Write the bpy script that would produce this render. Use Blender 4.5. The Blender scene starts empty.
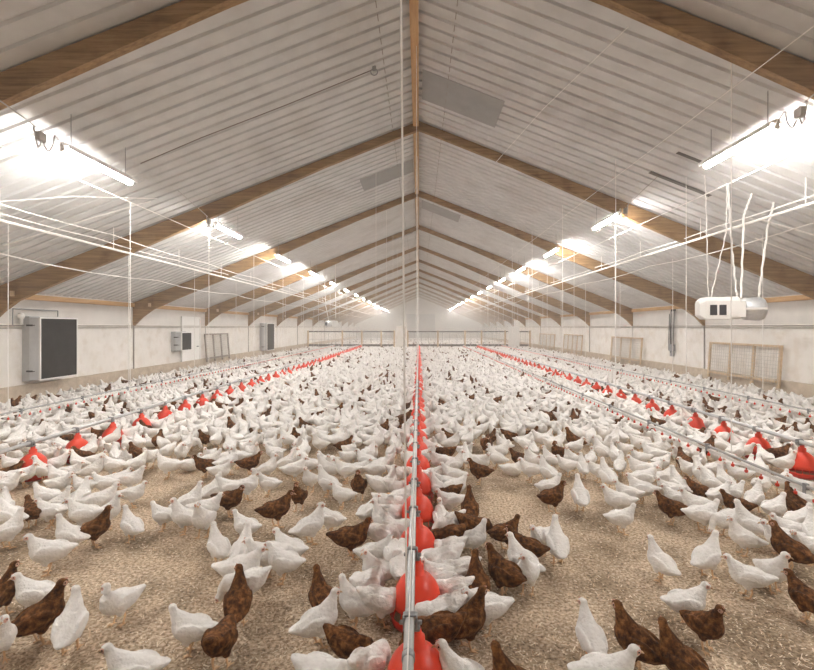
import bpy, bmesh, math, random
import numpy as np
from mathutils import Vector, Matrix
random.seed(7); rng = np.random.default_rng(7)
S = bpy.context.scene
C = S.collection
PI = math.pi
R = math.radians
F, VX, VY, CZ = 460.0, 419.0, 327.0, 1.9      # focal length in px, horizon point, eye height

def fl(px, py, z):                             # ground-plan point seen at a pixel, at height z
    y = F * (CZ - z) / (py - VY)
    return ((px - VX) / F * y, y)

# ------------------------------------------------------------------ materials
def mat(name, col, rough=.6, metal=0.0, emit=0.0, spec=.3):
    m = bpy.data.materials.new(name); m.use_nodes = True
    b = m.node_tree.nodes['Principled BSDF']
    b.inputs['Base Color'].default_value = (*col, 1)
    b.inputs['Roughness'].default_value = rough
    b.inputs['Metallic'].default_value = metal
    b.inputs['Specular IOR Level'].default_value = spec
    if emit:
        b.inputs['Emission Color'].default_value = (1.0, .965, .92, 1)
        b.inputs['Emission Strength'].default_value = emit
    return m

def noisy(name, stops, scale=8, rough=.7, stretch=(1, 1, 1), bump=0.0, bscale=None, detail=6, metal=0.0, dist=.01, spec=.3, mix2=None):
    """colour ramp driven by noise in object space; optional second broad stain noise and bump"""
    m = mat(name, stops[0][1], rough, metal, spec=spec)
    nt = m.node_tree; N = nt.nodes; L = nt.links
    b = N['Principled BSDF']
    tc = N.new('ShaderNodeTexCoord'); mp = N.new('ShaderNodeMapping')
    mp.inputs['Scale'].default_value = stretch
    L.new(tc.outputs['Object'], mp.inputs['Vector'])
    no = N.new('ShaderNodeTexNoise'); no.inputs['Scale'].default_value = scale
    no.inputs['Detail'].default_value = detail; no.inputs['Roughness'].default_value = .65
    L.new(mp.outputs[0], no.inputs['Vector'])
    cr = N.new('ShaderNodeValToRGB')
    e = cr.color_ramp.elements
    e[0].position, e[0].color = stops[0][0], (*stops[0][1], 1)
    e[1].position, e[1].color = stops[-1][0], (*stops[-1][1], 1)
    for p, c in stops[1:-1]:
        x = e.new(p); x.color = (*c, 1)
    L.new(no.outputs['Fac'], cr.inputs['Fac'])
    out = cr.outputs['Color']
    if mix2:
        sc, colr, lo, hi = mix2
        n2 = N.new('ShaderNodeTexNoise'); n2.inputs['Scale'].default_value = sc; n2.inputs['Detail'].default_value = 4
        L.new(tc.outputs['Object'], n2.inputs['Vector'])
        mr = N.new('ShaderNodeMapRange'); mr.inputs['From Min'].default_value = lo; mr.inputs['From Max'].default_value = hi
        L.new(n2.outputs['Fac'], mr.inputs['Value'])
        mx = N.new('ShaderNodeMix'); mx.data_type = 'RGBA'; mx.blend_type = 'MULTIPLY'
        L.new(mr.outputs[0], mx.inputs['Factor'])
        L.new(out, mx.inputs[6]); mx.inputs[7].default_value = (*colr, 1)
        out = mx.outputs[2]
    L.new(out, b.inputs['Base Color'])
    if bump:
        nb = N.new('ShaderNodeTexNoise'); nb.inputs['Scale'].default_value = bscale or scale * 2
        nb.inputs['Detail'].default_value = 5
        L.new(mp.outputs[0], nb.inputs['Vector'])
        bp = N.new('ShaderNodeBump'); bp.inputs['Strength'].default_value = bump; bp.inputs['Distance'].default_value = dist
        L.new(nb.outputs['Fac'], bp.inputs['Height']); L.new(bp.outputs[0], b.inputs['Normal'])
    return m

M = {}
M['litter'] = noisy('litter', [(.32, (.13, .09, .057)), (.45, (.45, .34, .235)), (.56, (.70, .56, .415)), (.70, (.90, .80, .67))],
                    scale=42, rough=.95, bump=.9, bscale=60, dist=.012, detail=8, mix2=(1.6, (.52, .49, .45), .46, .62))
M['sheet'] = noisy('roof_sheet', [(.3, (.57, .57, .57)), (.7, (.69, .69, .69))], scale=2.2, rough=.85, spec=.12, mix2=(.6, (.86, .84, .82), .5, .7), bump=.06, bscale=14)
M['patch'] = noisy('grey_sheet', [(.3, (.30, .30, .30)), (.7, (.36, .36, .36))], scale=3, rough=.6)
M['slot'] = mat('dark_slot', (.13, .12, .11), .8)
M['wood'] = noisy('glulam', [(.3, (.17, .095, .04)), (.5, (.29, .175, .078)), (.72, (.41, .26, .125))], scale=3.5, rough=.65,
                  stretch=(.35, 6, 6), bump=.12, bscale=10, mix2=(2.5, (.7, .62, .55), .5, .7))
M['pine'] = noisy('pine', [(.3, (.42, .24, .10)), (.7, (.60, .38, .19))], scale=5, rough=.6, stretch=(4, .3, 4), bump=.05)
M['pale_pine'] = noisy('pale_pine', [(.3, (.50, .36, .22)), (.7, (.66, .51, .35))], scale=6, rough=.65, bump=.05)
M['grey_wood'] = noisy('grey_wood', [(.3, (.20, .17, .14)), (.7, (.34, .30, .26))], scale=6, rough=.8)
M['wall'] = noisy('wall_panel', [(.3, (.72, .69, .65)), (.7, (.82, .79, .75))], scale=1.3, rough=.6, mix2=(3.2, (.9, .87, .83), .5, .7), bump=.04)
M['wallband'] = noisy('wall_band', [(.3, (.58, .56, .53)), (.7, (.70, .67, .64))], scale=1.6, rough=.6)
M['curb'] = noisy('curb', [(.3, (.42, .34, .26)), (.7, (.62, .53, .43))], scale=4, rough=.85, bump=.2)
M['white'] = mat('white_paint', (.78, .77, .75), .45)
M['pvc'] = mat('white_pipe', (.80, .78, .75), .4)
M['galv'] = noisy('galvanised', [(.3, (.52, .53, .54)), (.7, (.68, .69, .70))], scale=30, rough=.42, metal=.55, stretch=(1, .2, 1))
M['dgalv'] = mat('dark_galvanised', (.30, .31, .32), .45, .6)
M['gpipe'] = mat('grey_rail', (.50, .50, .50), .45, .4)
M['seam'] = mat('seam', (.33, .30, .27), .8)
M['cord'] = mat('cord', (.86, .84, .81), .6)
M['dcord'] = mat('dark_cord', (.24, .21, .19), .6)
M['red'] = mat('red_plastic', (.78, .045, .012), .38, spec=.5)
M['dred'] = mat('deep_red_plastic', (.56, .024, .01), .45)
M['feed'] = noisy('feed', [(.3, (.30, .18, .09)), (.7, (.45, .30, .17))], scale=90, rough=.95)
M['coil'] = mat('lamp_cord', (.42, .40, .38), .6)
M['box'] = noisy('grey_metal', [(.3, (.40, .41, .42)), (.7, (.50, .51, .52))], scale=2, rough=.5, metal=.2)
M['boxside'] = noisy('pale_metal', [(.3, (.50, .52, .54)), (.7, (.62, .64, .66))], scale=2, rough=.45, metal=.2)
M['trap'] = noisy('black_trap', [(.3, (.012, .013, .015)), (.7, (.026, .027, .03))], scale=4, rough=.6)
M['black'] = mat('black', (.03, .03, .035), .5)
M['tube'] = mat('lit_tube', (1, 1, 1), .4, emit=78)
M['feather'] = noisy('white_feather', [(.3, (.80, .775, .745)), (.6, (.90, .88, .86))], scale=22, rough=.85, bump=.9, bscale=48, dist=.012, spec=.1)
M['brown'] = noisy('brown_feather', [(.34, (.030, .010, .003)), (.5, (.115, .043, .012)), (.70, (.30, .13, .042))], scale=26, rough=.8, bump=.8, bscale=50, dist=.012, detail=3, spec=.15)
M['skin'] = mat('pink_skin', (.72, .44, .36), .6)
M['face_b'] = mat('brown_face', (.55, .33, .24), .6)
M['shank'] = mat('shank', (.74, .50, .30), .6)
M['beak'] = mat('beak', (.62, .42, .26), .5)
M['comb'] = mat('comb', (.68, .34, .27), .55)
M['eye'] = mat('eye', (.02, .012, .01), .2)
M['straw1'] = mat('straw_light', (.90, .80, .65), .9)
M['straw2'] = mat('straw_mid', (.70, .54, .38), .9)
M['straw3'] = mat('straw_dark', (.33, .22, .13), .9)
M['haze_door'] = mat('end_door', (.42, .42, .42), .6)
M['mesh_wire'] = mat('wire', (.52, .50, .47), .5, .3)

# ------------------------------------------------------------------ mesh helpers
class MB:
    def __init__(s): s.v = []; s.f = []; s.m = []
    def add(s, vs, fs, mi=0):
        o = len(s.v); s.v += [tuple(v) for v in vs]
        s.f += [tuple(i + o for i in f) for f in fs]; s.m += [mi] * len(fs); return s
    def box(s, a, b, mi=0):
        x0, y0, z0 = a; x1, y1, z1 = b
        return s.add([(x0,y0,z0),(x1,y0,z0),(x1,y1,z0),(x0,y1,z0),(x0,y0,z1),(x1,y0,z1),(x1,y1,z1),(x0,y1,z1)],
                     [(0,3,2,1),(4,5,6,7),(0,1,5,4),(1,2,6,5),(2,3,7,6),(3,0,4,7)], mi)
    def tube(s, pts, r, n=8, mi=0):
        pts = [Vector(p) for p in pts]; k = len(pts)
        rr = r if isinstance(r, (list, tuple)) else [r] * k
        vs = []; up = None
        for i, p in enumerate(pts):
            t = (pts[min(i+1, k-1)] - pts[max(i-1, 0)]).normalized()
            if up is None: up = Vector((0, 0, 1)) if abs(t.z) < .9 else Vector((1, 0, 0))
            a = t.cross(up).normalized(); up = a.cross(t).normalized()
            for j in range(n):
                th = 2 * PI * j / n
                vs.append(p + (a * math.cos(th) + up * math.sin(th)) * rr[i])
        fs = [(i*n+j, i*n+(j+1) % n, (i+1)*n+(j+1) % n, (i+1)*n+j) for i in range(k-1) for j in range(n)]
        fs += [tuple(range(n-1, -1, -1)), tuple(range((k-1)*n, k*n))]
        return s.add(vs, fs, mi)
    def lathe(s, prof, n=24, mi=0, c=(0, 0, 0)):
        vs = [(c[0]+r*math.cos(2*PI*j/n), c[1]+r*math.sin(2*PI*j/n), c[2]+z) for r, z in prof for j in range(n)]
        fs = [(i*n+j, i*n+(j+1) % n, (i+1)*n+(j+1) % n, (i+1)*n+j) for i in range(len(prof)-1) for j in range(n)]
        return s.add(vs, fs, mi)
    def loft(s, path, wh, n=14, mi=0):
        """closed tube with elliptic sections (half-width across, half-height) along a path"""
        pts = [Vector(p) for p in path]; k = len(pts); vs = []
        for i, p in enumerate(pts):
            t = (pts[min(i+1, k-1)] - pts[max(i-1, 0)]).normalized()
            a = Vector((0, 0, 1)).cross(t)
            a = a.normalized() if a.length > 1e-3 else Vector((0, 1, 0))
            u = t.cross(a).normalized()
            w, h = wh[i]
            for j in range(n):
                th = 2 * PI * j / n
                vs.append(p + a * math.cos(th) * w + u * math.sin(th) * h)
        fs = [(i*n+j, i*n+(j+1) % n, (i+1)*n+(j+1) % n, (i+1)*n+j) for i in range(k-1) for j in range(n)]
        fs += [tuple(range(n-1, -1, -1)), tuple(range((k-1)*n, k*n))]
        return s.add(vs, fs, mi)
    def ell(s, c, r, rot=None, n=12, mi=0):
        vs = [];
        for i in range(1, n):
            ph = PI * i / n
            for j in range(n):
                th = 2 * PI * j / n
                v = Vector((r[0]*math.sin(ph)*math.cos(th), r[1]*math.sin(ph)*math.sin(th), r[2]*math.cos(ph)))
                if rot: v = rot @ v
                vs.append(v + Vector(c))
        for sgn in (1, -1):
            v = Vector((0, 0, r[2]*sgn))
            if rot: v = rot @ v
            vs.append(v + Vector(c))
        a = len(vs) - 2
        fs = [(i*n+j, (i+1)*n+j, (i+1)*n+(j+1) % n, i*n+(j+1) % n) for i in range(n-2) for j in range(n)]
        fs += [(a, j, (j+1) % n) for j in range(n)]
        fs += [(a+1, (n-2)*n+(j+1) % n, (n-2)*n+j) for j in range(n)]
        return s.add(vs, fs, mi)
    def mesh(s, name, mats, smooth=False):
        me = bpy.data.meshes.new(name); me.from_pydata(s.v, [], s.f)
        for m in (mats if isinstance(mats, (list, tuple)) else [mats]): me.materials.append(m)
        me.polygons.foreach_set('material_index', s.m)
        if smooth: me.polygons.foreach_set('use_smooth', [True] * len(s.f))
        me.update(); return me
    def build(s, name, mats, parent=None, smooth=False, loc=None):
        o = bpy.data.objects.new(name, s.mesh(name, mats, smooth)); C.objects.link(o)
        if parent: o.parent = parent
        if loc: o.location = loc
        return o

def bevel(o, w=.008):
    b = o.modifiers.new('bevel', 'BEVEL'); b.width = w; b.segments = 2; b.limit_method = 'ANGLE'; return o
def empty(name, loc=(0, 0, 0), rz=0):
    o = bpy.data.objects.new(name, None); C.objects.link(o); o.location = loc; o.rotation_euler.z = rz
    o.empty_display_size = .1; return o
def tag(o, label=None, cat=None, group=None, kind=None):
    if label: o['label'] = label
    if cat: o['category'] = cat
    if group: o['group'] = group
    if kind: o['kind'] = kind
    return o
def struct(o, label=None): return tag(o, label, kind='structure')
def dup(o, parent=None, loc=None, rz=None):
    c = o.copy(); C.objects.link(c)
    if parent: c.parent = parent
    if loc is not None: c.location = loc
    if rz is not None: c.rotation_euler.z = rz
    for ch in list(o.children): dup(ch, c)
    return c
ORD = ['nearest', 'second', 'third', 'fourth', 'fifth', 'sixth', 'seventh', 'eighth', 'ninth', 'tenth', 'eleventh', 'twelfth', 'thirteenth',
       'fourteenth', 'fifteenth', 'sixteenth', 'seventeenth', 'eighteenth', 'nineteenth', 'twentieth']
def nth(i):
    if i < 20: return ORD[i]
    n = i + 1; suf = 'th' if 10 <= n % 100 <= 20 else {1: 'st', 2: 'nd', 3: 'rd'}.get(n % 10, 'th')
    return f'{n}{suf}'

# ------------------------------------------------------------------ shell
HW, RZ, SL = 9.6, 6.5, .393          # half width, ridge height, roof slope
Y0, Y1 = -3.0, 70.0
roof = lambda x: RZ - SL * abs(x)
EZ = roof(HW)
P = .27
f = MB().add([(-HW, Y0, 0), (HW, Y0, 0), (HW, Y1, 0), (-HW, Y1, 0)], [(0, 1, 2, 3)]).build('floor', M['litter']); struct(f)

def slope_sheet(name, s):
    mb = MB(); vs = []; ys = []
    y = Y0
    while y < Y1:
        ys += [(y, 0), (y + .195, 0), (y + .207, .038), (y + .258, .038)]; y += P
    for yy, dz in ys:
        for x in (0.0, HW + .1): vs.append((s * x, yy, roof(x) + dz))
    k = len(ys)
    fs = [(2*i, 2*i+1, 2*i+3, 2*i+2) if s > 0 else (2*i+1, 2*i, 2*i+2, 2*i+3) for i in range(k-1)]
    # backing skin above the ribs so the roof has thickness
    o = len(vs)
    for x in (0.0, HW + .1):
        for yy in (Y0, Y1): vs.append((s * x, yy, roof(x) + .12))
    fs.append((o, o+1, o+3, o+2))
    return struct(mb.add(vs, fs).build(name, M['sheet']))
slope_sheet('ceiling', -1); slope_sheet('ceiling', 1)
# grey replacement sheets and dark slots let into the roof
tn = [0]
def roof_piece(x0, x1, ya, yb, m, t=.008, label=None):
    tn[0] += 1
    vs = []
    for z in (-.002, -.002 - t):
        for x, y in ((x0, ya), (x1, ya), (x1, yb), (x0, yb)): vs.append((x, y, roof(x) + z))
    o = MB().add(vs, [(0, 1, 2, 3), (7, 6, 5, 4), (0, 4, 5, 1), (1, 5, 6, 2), (2, 6, 7, 3), (3, 7, 4, 0)]).build(f'trim_{tn[0]}', m)
    struct(o, label)
roof_piece(.06, 1.52, 8.15, 9.22, M['patch'], label='grey replacement sheet in the right roof slope near the ridge')
roof_piece(-1.6, -.16, 12.4, 13.4, M['patch'])
roof_piece(.10, 1.5, 16.5, 17.6, M['patch'])
roof_piece(-1.6, -.3, 20.8, 21.9, M['patch'])
roof_piece(4.30, 4.85, 7.62, 7.70, M['slot']); roof_piece(4.32, 5.45, 8.56, 8.66, M['slot'])
# screw seams
for x in (-.58, .52):
    tn[0] += 1; mb = MB(); y = 1.0
    while y < 40:
        mb.box((x - .006, y + .03, roof(x) - .012), (x + .006, y + .16, roof(x) + .001)); y += P
    struct(mb.build(f'trim_{tn[0]}', M['seam']))

def wall_side(s, name):
    mb = MB()
    x0, x1 = s * HW, s * (HW + .25)
    mb.box((min(x0, x1), Y0, 0), (max(x0, x1), Y1, 1.98), 0)
    mb.box((min(x0, x1), Y0, 1.98), (max(x0, x1), Y1, EZ + .08), 1)
    return struct(mb.build(name, [M['wall'], M['wallband']]))
wall_side(-1, 'wall_left'); wall_side(1, 'wall_right')
def gable(y, name, t):
    vs = [(-HW, y, 0), (HW, y, 0), (HW, y, EZ), (0, y, RZ + .02), (-HW, y, EZ)]
    vs += [(a, y + t, c) for a, b, c in vs]
    struct(MB().add(vs, [(0, 1, 2, 3, 4), (9, 8, 7, 6, 5), (0, 5, 6, 1), (1, 6, 7, 2), (2, 7, 8, 3), (3, 8, 9, 4), (4, 9, 5, 0)]).build(name, M['wall']))
gable(Y1, 'wall_back', .2); gable(Y0, 'wall_front', -.2)
d = MB().box((-1.7, Y1 - .08, 0), (2.3, Y1 - .005, 3.7)).box((-1.85, Y1 - .1, 0), (-1.7, Y1 - .005, 3.85)).box((2.3, Y1 - .1, 0), (2.45, Y1 - .005, 3.85)).box((-1.7, Y1 - .1, 3.7), (2.3, Y1 - .005, 3.85))
struct(d.build('door_2', M['haze_door']), 'tall grey double door in the far end wall')
for s, sd in ((-1, 'left'), (1, 'right')):
    a, b = sorted((s * (HW - .1), s * (HW - .001)))
    c = MB().box((a, Y0, 0), (b, Y1, .50)); struct(c.build('baseboard_' + sd, M['curb']), 'tan concrete curb along the ' + sd + ' wall')
    tn[0] += 1
    a, b = sorted((s * (HW - .07), s * (HW - .001)))
    struct(MB().box((a, Y0, EZ - .16), (b, Y1, EZ - .03)).build(f'trim_{tn[0]}', M['pine']), 'timber sill plate under the ' + sd + ' eave')
    # column seams
    for i in range(14):
        y = 5.08 + 5.2 * i - .05
        if y > Y1: break
        tn[0] += 1
        a, b = sorted((s * (HW - .035), s * (HW - .001)))
        struct(MB().box((a, y, .5), (b, y + .035, EZ - .2)).build(f'trim_{tn[0]}', M['wallband' if i % 2 else 'seam']))
    tn[0] += 1
    mb = MB()
    for z in (1.875, 1.935): mb.tube([(s * (HW - .055), Y0, z), (s * (HW - .055), Y1, z)], .014 if z > 1.9 else .011, 6)
    struct(mb.build(f'trim_{tn[0]}', M['seam']), 'pair of thin conduits along the ' + sd + ' wall')
# ridge beam
tn[0] += 1
struct(MB().box((-.135, Y0, RZ - .14), (-.005, Y1, RZ - .045)).build('roof_beam', M['pine']), 'long pale timber ridge beam')

# ------------------------------------------------------------------ laminated timber frames
def frame_mesh():
    half = [(0, .21), (.35, .20), (2.1, .21), (3.3, .27), (4.9, .36), (6.4, .42), (8.2, .46), (8.95, .50), (9.3, .62), (HW - .005, .80)]
    mb = MB(); T = .11
    bot = [(-x, roof(x) - dd) for x, dd in reversed(half)] + [(x, roof(x) - dd) for x, dd in half[1:]]
    top = [(-x, roof(x) - .02) for x, dd in reversed(half)] + [(x, roof(x) - .02) for x, dd in half[1:]]
    n = len(bot); vs = []
    for y in (-T/2, T/2):
        vs += [(x, y, z) for x, z in bot] + [(x, y, z) for x, z in top]
    fs = []
    for i in range(n - 1):
        fs += [(i, i+1, n+i+1, n+i), (2*n+i+1, 2*n+i, 3*n+i, 3*n+i+1), (i+1, i, 2*n+i, 2*n+i+1), (n+i, n+i+1, 3*n+i+1, 3*n+i)]
    fs += [(0, n, 3*n, 2*n), (n-1, 3*n-1, 4*n-1, 2*n-1)]
    return mb.add(vs, fs).mesh('roof_frame', M['wood'])
fm = frame_mesh()
for i in range(13):
    o = bpy.data.objects.new('roof_beam', fm); C.objects.link(o); o.location = (0, 5.08 + 5.2 * i, 0)
    struct(o, f'brown laminated timber roof frame, {nth(i)} from the camera')

# junction plates on the left and right feet of the frames
for i in range(1, 6):
    y = 5.08 + 5.2 * i - .07
    o = MB().box((-9.06, y - .04, 2.58), (-8.97, y - .001, 2.70)).build('junction_box', M['pale_pine'])
    bevel(o, .01); tag(o, f'small pale junction box on the left end of the {nth(i)} roof frame', 'junction box', 'junction boxes on the roof frames')

# ------------------------------------------------------------------ lamps
def lamp_proto():
    t = empty('tube_light')
    MB().tube([(0, -.66, 0), (0, .66, 0)], .040, 12).build('tube', M['tube'], t, True)
    b = MB().box((-.07, -.70, .035), (.095, .70, .055)).box((.08, -.70, .0), (.095, .70, .04)).box((-.03, -.70, .055), (.03, .70, .085)).box((-.03, -.70, -.03), (.03, -.665, .04)).box((-.03, .665, -.03), (.03, .70, .04)).build('housing', M['white'], t)
    MB().tube([(0, -.55, .075), (0, -.55, .50)], .005, 6).tube([(0, .55, .075), (0, .55, .50)], .005, 6).build('hanger', M['dgalv'], t)
    return t
lp = lamp_proto(); first = True
def cable_coil(parent, s):
    mb = MB()
    pts = [(s*.02, -.70, .02), (s*.03, -.85, .10), (s*.03, -.88, -.02), (s*.01, -.93, -.12), (-s*.02, -.97, -.02), (-s*.02, -1.0, .09), (0, -1.02, -.02), (0, -1.06, -.13), (0, -1.1, -.03), (0, -1.13, .08), (0, -1.2, .12), (0, -2.3, .30)]
    sm = []
    for i in range(len(pts) - 1):
        for k in range(4):
            t = k / 4; p0 = Vector(pts[max(i-1, 0)]); p1 = Vector(pts[i]); p2 = Vector(pts[i+1]); p3 = Vector(pts[min(i+2, len(pts)-1)])
            sm.append(.5 * ((2*p1) + (-p0+p2)*t + (2*p0-5*p1+4*p2-p3)*t*t + (-p0+3*p1-3*p2+p3)*t**3))
    sm.append(Vector(pts[-1]))
    mb.tube(sm, .008, 6).build('cable', M['coil'], parent)
    MB().box((-.03, -1.08, -.04), (.03, -.98, .06)).build('plug', M['coil'], parent)
for s, X, Ys, Z, sd in ((-1, -4.5, 6.5, 4.15, 'left'), (1, 4.3, 6.22, 4.31, 'right')):
    for i in range(-1, 14):
        y = Ys + 4.38 * i
        if i == -1: lab = f'lit fluorescent tube beside the camera under the {sd} roof slope'
        else: lab = f'lit white fluorescent tube under the {sd} roof slope, {nth(i)} from the camera'
        o = lp if first else dup(lp); first = False
        o.location = (X, y, Z); o.scale = (-s, 1, 1)
        tag(o, lab, 'lamp', f'fluorescent tubes under the {sd} roof slope')
for o in [o for o in C.objects if o.name.startswith('tube_light') and not o.parent and 4 < o.location.y < 17]:
    if o.location.y < 12: cable_coil(o, 1)

# ------------------------------------------------------------------ overhead pipes and cables
def long_run(name, x, z, r, m, label, cat, y0=Y0+.1, y1=60, sag=.0, step=3.0, n=6, group='overhead pipes and cables'):
    pts = []; y = y0
    while y < y1:
        pts.append((x, y, z))
        if sag:
            pts += [(x, y + step*.25, z - sag*.75), (x, y + step*.5, z - sag), (x, y + step*.75, z - sag*.75)]
        y += step
    pts.append((x, y1, z))
    return tag(MB().tube(pts, r, n).build(name, m), label, cat, group)
long_run('overhead_pipe', -6.40, 3.53, .024, M['pvc'], 'thick white overhead pipe along the left roof slope', 'pipe')
long_run('overhead_cable', -6.40, 3.66, .011, M['cord'], 'thin white cable just above the thick left overhead pipe', 'cable', sag=.03)
long_run('overhead_cable', -7.30, 3.20, .012, M['cord'], 'sagging pale cable, lowest and outermost run on the left', 'cable', sag=.09, step=5.25)
long_run('overhead_cable', -6.05, 3.72, .010, M['cord'], 'thin pale cable, uppermost beside the left overhead pipe', 'cable', sag=.05, step=4)
long_run('winch_cable', -4.86, 4.0, .008, M['cord'], 'taut white winch cable above the left feeder line', 'cable')
long_run('overhead_pipe', 5.90, 3.76, .024, M['pvc'], 'thick white overhead pipe along the right roof slope', 'pipe')
long_run('overhead_cable', 5.90, 3.89, .011, M['cord'], 'thin white cable just above the thick right overhead pipe', 'cable', sag=.03)
long_run('overhead_cable', 6.45, 3.60, .011, M['cord'], 'sagging pale cable, lowest and outermost run on the right', 'cable', sag=.07, step=5.25)
long_run('winch_cable', 4.75, 4.10, .008, M['cord'], 'taut white winch cable above the right feeder line', 'cable')
long_run('winch_cable', 3.7, 4.72, .006, M['cord'], 'thin winch cable above the inner right drinker line', 'cable', y0=4.0)
# short hangers of the overhead pipes
k = 0
for s, X, Z in ((-1, -6.4, 3.53), (1, 5.9, 3.76)):
    for i in range(12):
        y = 4.4 + 2.62 * i
        o = MB().tube([(X, y, Z), (X, y, roof(X))], .008, 5).build('pipe_hanger', M['cord'])
        tag(o, f'short white hanger of the {"left" if s<0 else "right"} overhead pipe, {nth(i)} from the camera', 'pipe hanger', 'hangers of the overhead pipes')
# power cables lying on the roof from lamp toward the ridge
def lateral(name, pts, r, m, label, cat): return tag(MB().tube(pts, r, 6).build(name, m), label, cat, 'cables across the roof')
o = empty('power_cable', (0, 7.6, 0)); tag(o, 'dark cable crossing the left roof slope to a small pulley', 'cable', 'cables across the roof')
MB().tube([(-4.6, 7.6, 4.60), (-3.6, 7.6, roof(3.6) - .06), (-2.2, 7.6, roof(2.2) - .07), (-.78, 7.6, roof(.78) - .05)], .008, 6).build('wire', M['dcord'], o).location = (0, -7.6, 0)
pm = MB()
for k in range(14):
    a0, a1 = 2*PI*k/14, 2*PI*(k+1)/14
    pm.tube([(-.74 + .055*math.cos(a0), 0, roof(.78) - .08 + .055*math.sin(a0)), (-.74 + .055*math.cos(a1), 0, roof(.78) - .08 + .055*math.sin(a1))], .009, 5)
pm.box((-.77, -.015, roof(.78) - .06), (-.71, .015, roof(.74))).build('pulley', M['dgalv'], o)
lateral('cross_wire', [(-6.3, 6.6, 3.68), (-5.6, 7.4, 4.0), (-4.9, 8.6, 4.3)], .007, M['cord'], 'thin white wire slanting below the nearest left lamp', 'cable')
lateral('cross_wire', [(-7.4, 8.2, 3.35), (-6.3, 8.3, 3.75), (-4.9, 8.4, 4.2)], .008, M['cord'], 'pale wire rising across the left roof slope toward the lamp', 'cable')
lateral('cross_wire', [(8.4, 8.2, 2.95), (7.2, 8.1, 3.45), (5.9, 8.0, 3.78)], .014, M['cord'], 'pale bar dropping across the right roof slope to the eave', 'cable')
lateral('cross_wire', [(7.6, 8.8, 3.15), (6.5, 8.9, 3.62)], .01, M['cord'], 'short pale wire by the right overhead pipe', 'cable')
lateral('cross_wire', [(2.3, 5.06, 5.2), (2.05, 7.6, 5.50), (1.7, 10.1, 5.53)], .006, M['cord'], 'thin straight wire under the right roof slope between first frames', 'cable')

# ------------------------------------------------------------------ suspension cords
NC = {}
def cord(x, y, z0, z1, line, r=.0058, dx=0.0):
    i = NC.get(line, 0); NC[line] = i + 1
    mb = MB().tube([(x, y, z0), (x + dx*.5, y, (z0+z1)/2), (x + dx, y, z1)], r, 6)
    o = mb.build('suspension_cord', M['cord'])
    tag(o, f'white vertical cord holding the {line}, {nth(i)} from the camera', 'cord', 'cords of the ' + line)
cord(-.062, 2.30, .50, roof(.11), 'centre feeder line', .0058, -.055)
for y in (7.3, 12, 17, 23, 30): cord(-.034, y, .45, RZ - .14, 'centre feeder line', .005, -.006)
for i in range(10): cord(-4.86, 7.74 + 2.9 * i if i else 7.74, .45, 4.0 if i % 2 == 0 else roof(4.86), 'left feeder line')
for i in range(9): cord(4.82, 8.3 + 3.0 * i, .45, roof(4.82), 'right feeder line')
for i in range(8): cord(-7.1, 7.95 + 3.3 * i, .42, roof(7.1), 'left drinker line')
for i in range(8): cord(6.95, 9.3 + 3.3 * i, .42, roof(6.95), 'right outer drinker line')
for i in range(8): cord(3.7, 5.45 + 3.2 * i, .42, roof(3.7), 'inner right drinker line', .006)
for i in range(4): cord(-1.15, 12.3 + 4 * i, .0 + 2.2, roof(1.15), 'ridge winch counterweight', .005)

# ------------------------------------------------------------------ feeder lines
def feed_line(x, label, z=.45, y0=1.0, y1=38.8):
    t = empty('feed_pipe', (x, 0, z)); tag(t, label, 'feeder pipe', 'galvanised feeder pipes')
    MB().tube([(0, y0, 0), (0, y1, 0)], .0245, 16).build('pipe', M['galv'], t, True)
    cl = None; y = y0 + .1
    for i in range(12):
        mb = MB().tube([(0, -.02, 0), (0, .02, 0)], .029, 16)
        o = mb.build('coupling', M['dgalv'], t, True) if i == 0 else cl.copy()
        if i == 0: cl = o
        else: C.objects.link(o)
        o.location = (0, 2.02 + 3.0 * i, 0)
    w = MB().tube([(0, y0, .075), (0, y1, .075)], .0035, 5).build('anti_roost_wire', M['cord'], t)
    return t
feed_line(-.047, 'straight galvanised feeder pipe down the middle of the barn')
feed_line(-4.86, 'galvanised feeder pipe of the left feeder line', y0=2.0)
feed_line(4.82, 'galvanised feeder pipe of the right feeder line', y0=2.0)
def pan_proto(full=True):
    t = empty('feeder_pan')
    n = 28 if full else 14
    MB().lathe([(0, .015), (.12, .012), (.17, .03), (.185, .075), (.192, .078), (.196, .072), (.18, .02), (.13, .0), (0, .0)], n).build('dish', M['dred'], t, True)
    if full: MB().lathe([(.0, .045), (.165, .035)], n).build('feed', M['feed'], t, True)
    mb = MB().lathe([(.026, .41), (.030, .375), (.046, .37), (.048, .325), (.066, .318), (.10, .296), (.135, .26), (.158, .215), (.170, .165), (.173, .125), (.166, .125), (.152, .21), (.12, .255), (.05, .30)], n)
    mb.build('hood', M['red'], t, True)
    if full:
        g = MB()
        for k in range(14):
            a = 2 * PI * k / 14
            g.tube([(.170*math.cos(a), .170*math.sin(a), .13), (.183*math.cos(a), .183*math.sin(a), .07)], .004, 5)
        g.build('grill', M['red'], t)
        c = MB().box((-.075, -.03, .405), (.02, .03, .42)).box((-.075, -.03, .42), (-.063, .03, .475)).box((-.007, -.03, .42), (.006, .03, .475)).box((-.07, -.02, .472), (0, .02, .482))
        c.tube([(-.095, 0, .437), (.03, 0, .437)], .012, 8)
        bevel(c.build('clamp', M['dgalv'], t), .005)
    return t
pp = pan_proto(True); pf = pan_proto(False)
PANS = {}
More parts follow.
